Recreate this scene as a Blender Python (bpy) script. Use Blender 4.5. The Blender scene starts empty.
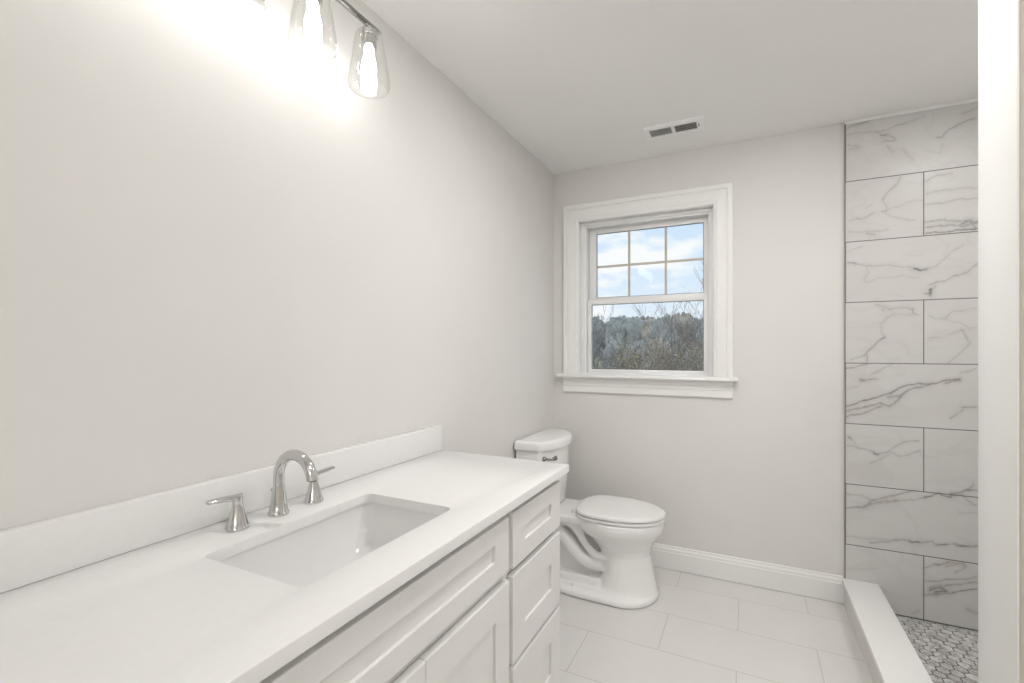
import bpy, bmesh, math, random
import numpy as np
from mathutils import Vector, Matrix, noise

sc = bpy.context.scene
COL = sc.collection
PI = math.pi

# ---------------------------------------------------------------- camera
CAMX, CAMZ = 1.1408, 1.2868
cam_data = bpy.data.cameras.new('camera')
cam = bpy.data.objects.new('camera', cam_data)
COL.objects.link(cam)
cam.location = (CAMX, 0.0, CAMZ)
cam.rotation_euler = (PI/2, 0, 0.4626)
cam_data.sensor_width = 36.0
cam_data.lens = 472.9163/1024*36.0
cam_data.shift_y = 8.32/1024
cam_data.clip_start = 0.02
cam_data.clip_end = 500
sc.camera = cam

# ---------------------------------------------------------------- colour management
sc.view_settings.view_transform = 'Standard'
sc.view_settings.look = 'None'
sc.view_settings.gamma = 1.0
sc.view_settings.use_curve_mapping = False
sc.view_settings.exposure = 0.13

# ---------------------------------------------------------------- sky (pale blue with white clouds)
BULB_POWER = 18        # radiance of each frosted bulb
SHOWER_POWER = 145      # recessed light over the shower
ROOM_FILL_POWER = 26        # unseen dome added as fill light in the entry part of the room
CENTRE_FILL_POWER = 238      # unseen downlight added as fill over the middle of the room
HALL_FILL_POWER = 36        # unseen globes added in the hall as fill from behind the camera
SKY_POWER = 0.95

world = bpy.data.worlds.new('sky')
sc.world = world
world.use_nodes = True
wn, wl = world.node_tree.nodes, world.node_tree.links
wn.clear()
w_out = wn.new('ShaderNodeOutputWorld')
w_bg = wn.new('ShaderNodeBackground'); w_bg.inputs['Strength'].default_value = SKY_POWER
w_tc = wn.new('ShaderNodeTexCoord')
w_map = wn.new('ShaderNodeMapping'); w_map.inputs['Scale'].default_value = (1.0, 1.0, 2.6)
w_map.inputs['Location'].default_value = (0.35, 0.0, 0.18)
w_noise = wn.new('ShaderNodeTexNoise')
w_noise.inputs['Scale'].default_value = 5.2; w_noise.inputs['Detail'].default_value = 7; w_noise.inputs['Roughness'].default_value = 0.55
w_ramp = wn.new('ShaderNodeValToRGB')
w_ramp.color_ramp.elements[0].position = 0.50; w_ramp.color_ramp.elements[0].color = (0, 0, 0, 1)
w_ramp.color_ramp.elements[1].position = 0.60; w_ramp.color_ramp.elements[1].color = (1, 1, 1, 1)
w_sep = wn.new('ShaderNodeSeparateXYZ')
w_grad = wn.new('ShaderNodeValToRGB')
e = w_grad.color_ramp.elements
e[0].position = 0.0; e[0].color = (0.86, 0.90, 0.94, 1)
e[1].position = 0.45; e[1].color = (0.52, 0.71, 0.95, 1)
m = e.new(0.16); m.color = (0.70, 0.83, 0.97, 1)
w_mix = wn.new('ShaderNodeMixRGB'); w_mix.inputs['Color2'].default_value = (0.98, 0.98, 0.98, 1)
wl.new(w_tc.outputs['Generated'], w_map.inputs['Vector'])
wl.new(w_map.outputs['Vector'], w_noise.inputs['Vector'])
wl.new(w_noise.outputs['Fac'], w_ramp.inputs['Fac'])
wl.new(w_tc.outputs['Generated'], w_sep.inputs['Vector'])
wl.new(w_sep.outputs['Z'], w_grad.inputs['Fac'])
wl.new(w_ramp.outputs['Color'], w_mix.inputs['Fac'])
wl.new(w_grad.outputs['Color'], w_mix.inputs['Color1'])
wl.new(w_mix.outputs['Color'], w_bg.inputs['Color'])
wl.new(w_bg.outputs['Background'], w_out.inputs['Surface'])

# ---------------------------------------------------------------- room dimensions (metres; left wall x=0, back wall y=D)
D = 2.9032
CEIL = 2.44
XT = 1.583            # where the tiled shower starts on the back wall
XR = 2.62             # right wall of shower and room
YF = -0.95            # front wall, behind the camera
TILE_Y = D - 0.010

# ---------------------------------------------------------------- helpers: materials
def mat(name, color, rough=0.5, metal=0.0, noise_amt=0.0, noise_scale=30.0, bump=0.0, bump_scale=200.0, spec=None, coat=0.0):
    m = bpy.data.materials.new(name)
    m.use_nodes = True
    nt = m.node_tree
    b = nt.nodes['Principled BSDF']
    b.inputs['Base Color'].default_value = (*color, 1)
    b.inputs['Roughness'].default_value = rough
    b.inputs['Metallic'].default_value = metal
    if spec is not None: b.inputs['Specular IOR Level'].default_value = spec
    if coat: b.inputs['Coat Weight'].default_value = coat
    tc = nt.nodes.new('ShaderNodeTexCoord')
    if noise_amt > 0:
        n = nt.nodes.new('ShaderNodeTexNoise'); n.inputs['Scale'].default_value = noise_scale; n.inputs['Detail'].default_value = 4
        r = nt.nodes.new('ShaderNodeValToRGB')
        r.color_ramp.elements[0].position = 0.3; r.color_ramp.elements[1].position = 0.7
        r.color_ramp.elements[0].color = (*[c*(1-noise_amt) for c in color], 1)
        r.color_ramp.elements[1].color = (*[min(1, c*(1+noise_amt)) for c in color], 1)
        nt.links.new(tc.outputs['Object'], n.inputs['Vector'])
        nt.links.new(n.outputs['Fac'], r.inputs['Fac'])
        nt.links.new(r.outputs['Color'], b.inputs['Base Color'])
    if bump > 0:
        n2 = nt.nodes.new('ShaderNodeTexNoise'); n2.inputs['Scale'].default_value = bump_scale; n2.inputs['Detail'].default_value = 3
        bp = nt.nodes.new('ShaderNodeBump'); bp.inputs['Strength'].default_value = bump; bp.inputs['Distance'].default_value = 0.002
        nt.links.new(tc.outputs['Object'], n2.inputs['Vector'])
        nt.links.new(n2.outputs['Fac'], bp.inputs['Height'])
        nt.links.new(bp.outputs['Normal'], b.inputs['Normal'])
    return m

def emit(name, color, strength):
    m = bpy.data.materials.new(name); m.use_nodes = True
    nt = m.node_tree; nt.nodes.clear()
    o = nt.nodes.new('ShaderNodeOutputMaterial'); em = nt.nodes.new('ShaderNodeEmission')
    em.inputs['Color'].default_value = (*color, 1); em.inputs['Strength'].default_value = strength
    nt.links.new(em.outputs[0], o.inputs['Surface'])
    return m

def thin_glass(name, tint, ior=1.45, rough=0.02):
    m = bpy.data.materials.new(name); m.use_nodes = True
    nt = m.node_tree; nt.nodes.clear()
    o = nt.nodes.new('ShaderNodeOutputMaterial')
    t = nt.nodes.new('ShaderNodeBsdfTransparent'); t.inputs['Color'].default_value = (*tint, 1)
    g = nt.nodes.new('ShaderNodeBsdfGlossy'); g.inputs['Roughness'].default_value = rough
    lw = nt.nodes.new('ShaderNodeLayerWeight'); lw.inputs['Blend'].default_value = 0.5
    pw = nt.nodes.new('ShaderNodeMath'); pw.operation = 'POWER'; pw.inputs[1].default_value = 4.0
    f = nt.nodes.new('ShaderNodeMath'); f.operation = 'MULTIPLY_ADD'; f.inputs[1].default_value = 0.55; f.inputs[2].default_value = ((ior-1)/(ior+1))**2
    nt.links.new(lw.outputs['Facing'], pw.inputs[0]); nt.links.new(pw.outputs[0], f.inputs[0])
    mx = nt.nodes.new('ShaderNodeMixShader')
    nt.links.new(f.outputs[0], mx.inputs['Fac']); nt.links.new(t.outputs[0], mx.inputs[1]); nt.links.new(g.outputs[0], mx.inputs[2])
    nt.links.new(mx.outputs[0], o.inputs['Surface'])
    return m

class N:
    """tiny node-maths helper for a material"""
    def __init__(self, m): self.nt = m.node_tree
    def v(self, s, x):
        if isinstance(x, (int, float)): s.default_value = x
        else: self.nt.links.new(x, s)
    def op(self, o, a, b=0.0, c=0.0):
        n = self.nt.nodes.new('ShaderNodeMath'); n.operation = o
        self.v(n.inputs[0], a); self.v(n.inputs[1], b); self.v(n.inputs[2], c)
        return n.outputs[0]
    def mix(self, fac, a, b):
        n = self.nt.nodes.new('ShaderNodeMixRGB'); self.v(n.inputs['Fac'], fac)
        for s, x in ((n.inputs['Color1'], a), (n.inputs['Color2'], b)):
            if isinstance(x, tuple): s.default_value = (*x, 1)
            else: self.nt.links.new(x, s)
        return n.outputs['Color']
    def pos(self):
        g = self.nt.nodes.new('ShaderNodeTexCoord'); s = self.nt.nodes.new('ShaderNodeSeparateXYZ')
        self.nt.links.new(g.outputs['Object'], s.inputs[0])
        return s.outputs
    def comb(self, x, y, z):
        n = self.nt.nodes.new('ShaderNodeCombineXYZ')
        for s, q in zip(n.inputs, (x, y, z)): self.v(s, q)
        return n.outputs[0]
    def noise(self, vec, scale, detail=4, rough=0.5, dist=0.0):
        n = self.nt.nodes.new('ShaderNodeTexNoise'); self.nt.links.new(vec, n.inputs['Vector'])
        n.inputs['Scale'].default_value = scale; n.inputs['Detail'].default_value = detail
        n.inputs['Roughness'].default_value = rough; n.inputs['Distortion'].default_value = dist
        return n.outputs['Fac']

# ---------------------------------------------------------------- helpers: geometry
def NB(): return bmesh.new()

def finish(name, bm, mats, parent=None, smooth=35):
    bmesh.ops.recalc_face_normals(bm, faces=bm.faces[:])
    me = bpy.data.meshes.new(name)
    bm.to_mesh(me); bm.free()
    for m in (mats if isinstance(mats, (list, tuple)) else [mats]): me.materials.append(m)
    if smooth:
        me.polygons.foreach_set('use_smooth', [True]*len(me.polygons))
        me.set_sharp_from_angle(angle=math.radians(smooth))
    o = bpy.data.objects.new(name, me)
    COL.objects.link(o)
    if parent is not None:
        o.parent = parent
        r = parent
        if parent.type == 'EMPTY': o.location = -parent.location
    return o

def structure(name, bm, mats, parent=None, smooth=35):
    o = finish(name, bm, mats, parent, smooth)
    if parent is None: o['kind'] = 'structure'
    return o

def tag(o, label, cat, group=None, kind=None):
    o['label'] = label; o['category'] = cat
    if group: o['group'] = group
    if kind: o['kind'] = kind
    return o

def thing(name, loc, label, cat, group=None):
    o = bpy.data.objects.new(name, None); COL.objects.link(o)
    o.location = loc; o.empty_display_size = 0.05
    return tag(o, label, cat, group)

def box(bm, x0, x1, y0, y1, z0, z1, bev=0.0, seg=2, mi=0):
    v = [bm.verts.new((x, y, z)) for x in (x0, x1) for y in (y0, y1) for z in (z0, z1)]
    fs = [(0,1,3,2), (4,6,7,5), (0,4,5,1), (2,3,7,6), (0,2,6,4), (1,5,7,3)]
    faces = [bm.faces.new([v[i] for i in f]) for f in fs]
    for f in faces: f.material_index = mi
    if bev > 0:
        ed = list({e for f in faces for e in f.edges})
        bmesh.ops.bevel(bm, geom=ed, offset=bev, segments=seg, profile=0.5, affect='EDGES')
    return faces

def loft(bm, rings, cap0=True, cap1=True, closed=True, mi=0):
    """rings: list of lists of points with equal count"""
    rv = [[bm.verts.new(p) for p in r] for r in rings]
    n = len(rv[0])
    for a, b in zip(rv[:-1], rv[1:]):
        for i in range(n if closed else n-1):
            j = (i+1) % n
            f = bm.faces.new((a[i], a[j], b[j], b[i])); f.material_index = mi
    if cap0: bm.faces.new(rv[0][::-1]).material_index = mi
    if cap1: bm.faces.new(rv[-1]).material_index = mi
    return rv

def circle(c, r, axis='z', n=24):
    out = []
    for i in range(n):
        a = 2*PI*i/n; u, w = r*math.cos(a), r*math.sin(a)
        out.append({'z': (c[0]+u, c[1]+w, c[2]), 'x': (c[0], c[1]+u, c[2]+w), 'y': (c[0]+w, c[1], c[2]+u)}[axis])
    return out

def lathe(bm, c, prof, n=32, cap0=True, cap1=True, mi=0):
    """prof: list of (r, z)"""
    return loft(bm, [circle((c[0], c[1], c[2]+z), r, 'z', n) for r, z in prof], cap0, cap1, True, mi)

def tube(bm, pts, radii, n=12, cap=True, mi=0, flat=None):
    pts = [Vector(p) for p in pts]
    if isinstance(radii, (int, float)): radii = [radii]*len(pts)
    rings = []
    up = None
    for i, p in enumerate(pts):
        t = (pts[min(i+1, len(pts)-1)] - pts[max(i-1, 0)]).normalized()
        if up is None:
            up = Vector((0, 0, 1)) if abs(t.z) < 0.9 else Vector((1, 0, 0))
        a = t.cross(up)
        if a.length < 1e-5: a = t.cross(Vector((0.3, 1, 0.2)))
        a.normalize(); b = a.cross(t).normalized(); up = b
        r = radii[i]
        ra, rb = (r if not isinstance(r, tuple) else r[0]), (r if not isinstance(r, tuple) else r[1])
        rings.append([p + a*ra*math.cos(2*PI*k/n) + b*rb*math.sin(2*PI*k/n) for k in range(n)])
    loft(bm, rings, cap, cap, True, mi)

def spline(pts, n=8):
    """Catmull-Rom through pts"""
    P = [Vector(p) for p in pts]; P = [P[0]*2-P[1]] + P + [P[-1]*2-P[-2]]
    out = []
    for i in range(1, len(P)-2):
        for k in range(n):
            t = k/n
            out.append(0.5*((2*P[i]) + (-P[i-1]+P[i+1])*t + (2*P[i-1]-5*P[i]+4*P[i+1]-P[i+2])*t*t + (-P[i-1]+3*P[i]-3*P[i+1]+P[i+2])*t**3))
    out.append(P[-2])
    return out

def rrect(x0, x1, y0, y1, r, z, n=6):
    out = []
    for cx, cy, a0 in ((x1-r, y1-r, 0), (x0+r, y1-r, PI/2), (x0+r, y0+r, PI), (x1-r, y0+r, 1.5*PI)):
        for k in range(n+1):
            a = a0 + PI/2*k/n
            out.append((cx+r*math.cos(a), cy+r*math.sin(a), z))
    return out

def extrude_profile(bm, prof, p0, p1, mi=0):
    """prof: list of 3D offsets, swept straight from p0 to p1"""
    p0, p1 = Vector(p0), Vector(p1)
    loft(bm, [[p0+Vector(q) for q in prof], [p1+Vector(q) for q in prof]], True, True, True, mi)

def copy_tree(o, parent=None):
    c = o.copy(); COL.objects.link(c)
    if parent is not None: c.parent = parent
    for ch in list(o.children): copy_tree(ch, c)
    return c

# ---------------------------------------------------------------- materials
M_wall = mat('greige_wall_paint', (0.75, 0.733, 0.708), 0.75, noise_amt=0.012, noise_scale=3.0, bump=0.08, bump_scale=350)
M_ceil = mat('ceiling_paint', (0.92, 0.912, 0.90), 0.85, noise_amt=0.01, noise_scale=3.0, bump=0.06, bump_scale=300)
M_trim = mat('white_trim_paint', (0.86, 0.855, 0.84), 0.35, noise_amt=0.008, noise_scale=8.0)
M_cab = mat('white_cabinet_paint', (0.80, 0.79, 0.775), 0.38, noise_amt=0.01, noise_scale=12.0)
M_quartz = mat('white_quartz', (0.82, 0.816, 0.806), 0.22, noise_amt=0.012, noise_scale=60.0)
M_porc = mat('white_porcelain', (0.87, 0.865, 0.855), 0.10, noise_amt=0.005, noise_scale=10.0)
M_basin = mat('sink_porcelain', (0.78, 0.775, 0.765), 0.12, noise_amt=0.005, noise_scale=10.0)
M_dchrome = mat('darkened_chrome_bar', (0.30, 0.295, 0.29), 0.12, 1.0, noise_amt=0.02, noise_scale=40.0)  # chrome whose dark reflections are put into the base colour
M_seat = mat('white_plastic_seat', (0.86, 0.855, 0.845), 0.22, noise_amt=0.005, noise_scale=10.0)
M_chrome = mat('polished_chrome', (0.66, 0.655, 0.65), 0.07, 1.0, noise_amt=0.02, noise_scale=40.0)
M_dark = mat('duct_shade_backing', (0.03, 0.03, 0.03), 0.9, noise_amt=0.1, noise_scale=20.0)  # black backing sheet standing in for the shade inside the duct
M_ventwhite = mat('white_enamel_register', (0.95, 0.945, 0.935), 0.4, noise_amt=0.01)
M_louver = mat('grey_louver_metal', (0.46, 0.455, 0.44), 0.5, noise_amt=0.03)
M_vinyl = mat('white_window_vinyl', (0.84, 0.835, 0.83), 0.35, noise_amt=0.006)
M_grille = mat('backlit_white_grille', (0.56, 0.525, 0.475), 0.45, noise_amt=0.02)  # white bars, with their backlit shade put into the colour
M_edge = mat('grey_metal_tile_edge', (0.22, 0.21, 0.20), 0.35, 0.6, noise_amt=0.03)
M_rubber = mat('dark_gasket', (0.06, 0.06, 0.06), 0.6, noise_amt=0.05)
M_hall = mat('fill_hall_paint', (0.76, 0.74, 0.71), 0.8, noise_amt=0.02)
M_glass = thin_glass('clear_glass_shade', (0.985, 0.985, 0.98), 1.5)
M_pane = thin_glass('window_pane_glass', (0.97, 0.985, 0.99), 1.20)
M_bulb = emit('frosted_bulb_glow', (1.0, 0.985, 0.965), BULB_POWER)
M_lens = emit('shower_light_lens', (1.0, 0.985, 0.965), SHOWER_POWER)
M_lens3 = emit('room_fill_lens', (1.0, 0.985, 0.965), CENTRE_FILL_POWER)
M_lens4 = emit('hall_fill_lens', (1.0, 0.985, 0.965), HALL_FILL_POWER)
M_lens2 = emit('entry_fill_lens', (1.0, 0.985, 0.965), ROOM_FILL_POWER)

def tile_floor_mat():
    m = mat('porcelain_floor_tile', (0.74, 0.725, 0.70), 0.22)
    h = N(m); b = m.node_tree.nodes['Principled BSDF']
    p = h.pos()
    row = h.op('FLOOR', h.op('DIVIDE', h.op('SUBTRACT', p['Y'], 2.705-0.305*40), 0.305))
    par = h.op('MODULO', row, 2.0)                    # row 40 (at the back wall) is even
    fx = h.op('MODULO', h.op('ADD', h.op('SUBTRACT', h.op('SUBTRACT', p['X'], 0.795), h.op('MULTIPLY', par, 0.305)), 6.1), 0.61)
    fy = h.op('MODULO', h.op('SUBTRACT', p['Y'], 2.705-0.305*40), 0.305)
    dx = h.op('MINIMUM', fx, h.op('SUBTRACT', 0.61, fx)); dy = h.op('MINIMUM', fy, h.op('SUBTRACT', 0.305, fy))
    g = h.op('LESS_THAN', h.op('MINIMUM', dx, dy), 0.0016)
    colid = h.op('FLOOR', h.op('DIVIDE', h.op('ADD', h.op('SUBTRACT', h.op('SUBTRACT', p['X'], 0.795), h.op('MULTIPLY', par, 0.305)), 6.1), 0.61))
    vec = h.comb(h.op('ADD', p['X'], h.op('MULTIPLY', row, 3.7)), h.op('ADD', p['Y'], h.op('MULTIPLY', colid, 5.3)), row)
    n = h.noise(vec, 4.0, 5, 0.6, 0.6)
    c = h.mix(n, (0.70, 0.685, 0.66), (0.77, 0.755, 0.735))
    c = h.mix(g, c, (0.47, 0.455, 0.435))
    m.node_tree.links.new(c, b.inputs['Base Color'])
    m.node_tree.links.new(h.op('ADD', 0.24, h.op('MULTIPLY', g, 0.5)), b.inputs['Roughness'])
    return m
M_floor = tile_floor_mat()

def marble_wall_mat():
    """12 x 24 marble-look tile, offset half a tile each row; veins come from the mesh's own vein attribute"""
    m = mat('marble_look_wall_tile', (0.70, 0.69, 0.67), 0.18, spec=0.22)
    h = N(m); nt = m.node_tree; b = nt.nodes['Principled BSDF']
    p = h.pos()
    zz = h.op('SUBTRACT', CEIL, p['Z'])
    row = h.op('FLOOR', h.op('DIVIDE', zz, 0.305)); par = h.op('MODULO', row, 2.0)
    xx = h.op('ADD', h.op('SUBTRACT', p['X'], XT), h.op('MULTIPLY', par, 0.302))
    xx = h.op('ADD', xx, 6.1)
    fx = h.op('MODULO', xx, 0.61); fz = h.op('MODULO', zz, 0.305)
    dx = h.op('MINIMUM', fx, h.op('SUBTRACT', 0.61, fx)); dz = h.op('MINIMUM', fz, h.op('SUBTRACT', 0.305, fz))
    g = h.op('LESS_THAN', h.op('MINIMUM', dx, dz), 0.0022)
    cid = h.op('FLOOR', h.op('DIVIDE', xx, 0.61))
    vec = h.comb(h.op('ADD', p['X'], h.op('MULTIPLY', row, 2.3)), h.op('MULTIPLY', cid, 1.7), h.op('ADD', h.op('MULTIPLY', p['Z'], 2.0), h.op('MULTIPLY', cid, 4.1)))
    n = h.noise(vec, 3.0, 6, 0.6, 0.8)
    base = h.mix(n, (0.60, 0.588, 0.572), (0.69, 0.68, 0.665))
    rn = h.noise(vec, 2.2, 4, 0.5, 1.0)
    ridge = h.op('MAXIMUM', h.op('SUBTRACT', 1.0, h.op('MULTIPLY', h.op('ABSOLUTE', h.op('SUBTRACT', rn, 0.5)), 30.0)), 0.0)
    base = h.mix(h.op('MULTIPLY', ridge, 0.10), base, (0.36, 0.34, 0.32))
    at = nt.nodes.new('ShaderNodeAttribute'); at.attribute_name = 'vein'
    fine = h.noise(h.comb(p['X'], 0.0, p['Z']), 90.0, 4, 0.65)
    brk = h.noise(h.comb(p['X'], 7.0, h.op('MULTIPLY', p['Z'], 1.6)), 26.0, 5, 0.7)
    vv = h.op('MULTIPLY', at.outputs['Fac'], h.op('MAXIMUM', h.op('ADD', -0.40, h.op('ADD', h.op('MULTIPLY', fine, 0.9), h.op('MULTIPLY', brk, 1.7))), 0.12))
    vv = h.op('MINIMUM', vv, 1.0)
    warm = h.noise(h.comb(p['X'], 3.0, p['Z']), 5.0, 2)
    vcol = h.mix(h.op('MINIMUM', h.op('MAXIMUM', h.op('MULTIPLY', h.op('SUBTRACT', warm, 0.45), 5.0), 0.0), 1.0), (0.20, 0.195, 0.19), (0.29, 0.235, 0.20))
    c = h.mix(vv, base, vcol)
    c = h.mix(g, c, (0.19, 0.185, 0.175))
    nt.links.new(c, b.inputs['Base Color'])
    nt.links.new(h.op('ADD', 0.30, h.op('MULTIPLY', g, 0.5)), b.inputs['Roughness'])
    return m
M_marble = marble_wall_mat()

def hex_mat():
    m = mat('marble_hex_mosaic', (0.6, 0.59, 0.57), 0.3)
    h = N(m); nt = m.node_tree; b = nt.nodes['Principled BSDF']
    at = nt.nodes.new('ShaderNodeAttribute'); at.attribute_name = 'shade'
    p = h.pos()
    n = h.noise(h.comb(p['X'], p['Y'], h.op('MULTIPLY', at.outputs['Fac'], 9.0)), 28.0, 5, 0.65, 1.2)
    a = h.mix(at.outputs['Fac'], (0.42, 0.41, 0.395), (0.74, 0.73, 0.71))
    c = h.mix(h.op('MINIMUM', h.op('MAXIMUM', h.op('MULTIPLY', h.op('SUBTRACT', n, 0.47), 5.0), 0.0), 0.75), a, (0.24, 0.235, 0.225))
    nt.links.new(c, b.inputs['Base Color'])
    return m
M_hex = hex_mat()
M_grout = mat('dark_grey_grout', (0.07, 0.068, 0.064), 0.9, noise_amt=0.1, noise_scale=60)

# ================================================================ THE SETTING
WOX0, WOX1, WOZ0, WOZ1 = 0.169, 0.970, 1.118, 2.108      # window opening in the back wall
WT = 0.16                                                # wall thickness at the window

b = NB(); box(b, -0.12, XT+0.02, YF-0.12, D+WT, -0.10, 0.0); structure('floor', b, M_floor)
b = NB(); box(b, XT+0.02, XR+0.12, YF-0.12, 1.40, -0.10, 0.0); structure('floor_entry', b, M_floor)
b = NB(); box(b, -0.12, XR+0.12, YF-0.12, D+WT, CEIL, CEIL+0.1); structure('ceiling', b, M_ceil)
b = NB(); box(b, -0.12, 0.0, YF-0.12, D+WT, 0.0, CEIL); structure('wall_left', b, M_wall)
b = NB()
box(b, 0.0, WOX0, D, D+WT, 0, CEIL); box(b, WOX1, XR+0.12, D, D+WT, 0, CEIL)
box(b, WOX0, WOX1, D, D+WT, 0, WOZ0); box(b, WOX0, WOX1, D, D+WT, WOZ1, CEIL)
structure('wall_back', b, M_wall)
b = NB(); box(b, XR, XR+0.12, YF-0.12, D, 0.0, CEIL); structure('wall_right', b, M_wall)
# front wall behind the camera; wide opening and hall added to admit fill light
b = NB(); box(b, 0.0, 0.60, YF-0.12, YF, 0, CEIL); box(b, 2.20, XR, YF-0.12, YF, 0, CEIL); box(b, 0.60, 2.20, YF-0.12, YF, 2.10, CEIL)
structure('wall_front', b, M_wall)
HX0, HX1, HY0, HY1 = -0.2, 2.9, YF-1.5, YF-0.12
b = NB()
box(b, HX0, HX1, HY0-0.02, HY0, 0, CEIL); box(b, HX0-0.02, HX0, HY0, HY1, 0, CEIL); box(b, HX1, HX1+0.02, HY0, HY1, 0, CEIL)
box(b, HX0-0.02, HX1+0.02, HY0-0.02, HY1, -0.10, 0.0); box(b, HX0-0.02, HX1+0.02, HY0-0.02, HY1, CEIL, CEIL+0.02)
structure('wall_fill_hall', b, M_hall)
# stub wall that closes the near end of the shower, with a white board on its end
b = NB(); box(b, XT+0.004, XR, 1.1965, 1.350, 0, CEIL); ws = structure('wall_shower', b, M_wall)
b = NB(); box(b, XT+0.004, XR, 1.190, 1.1965, 0, CEIL); structure('wall_face', b, mat('shaded_beige_face', (0.56, 0.51, 0.46), 0.75, noise_amt=0.012, noise_scale=3.0), ws)  # shade put into this face's beige to offset the added hall light
b = NB(); box(b, XT, XT+0.004, 1.191, 1.355, 0, CEIL, 0.001); structure('trim_1', b, M_trim)

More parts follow.
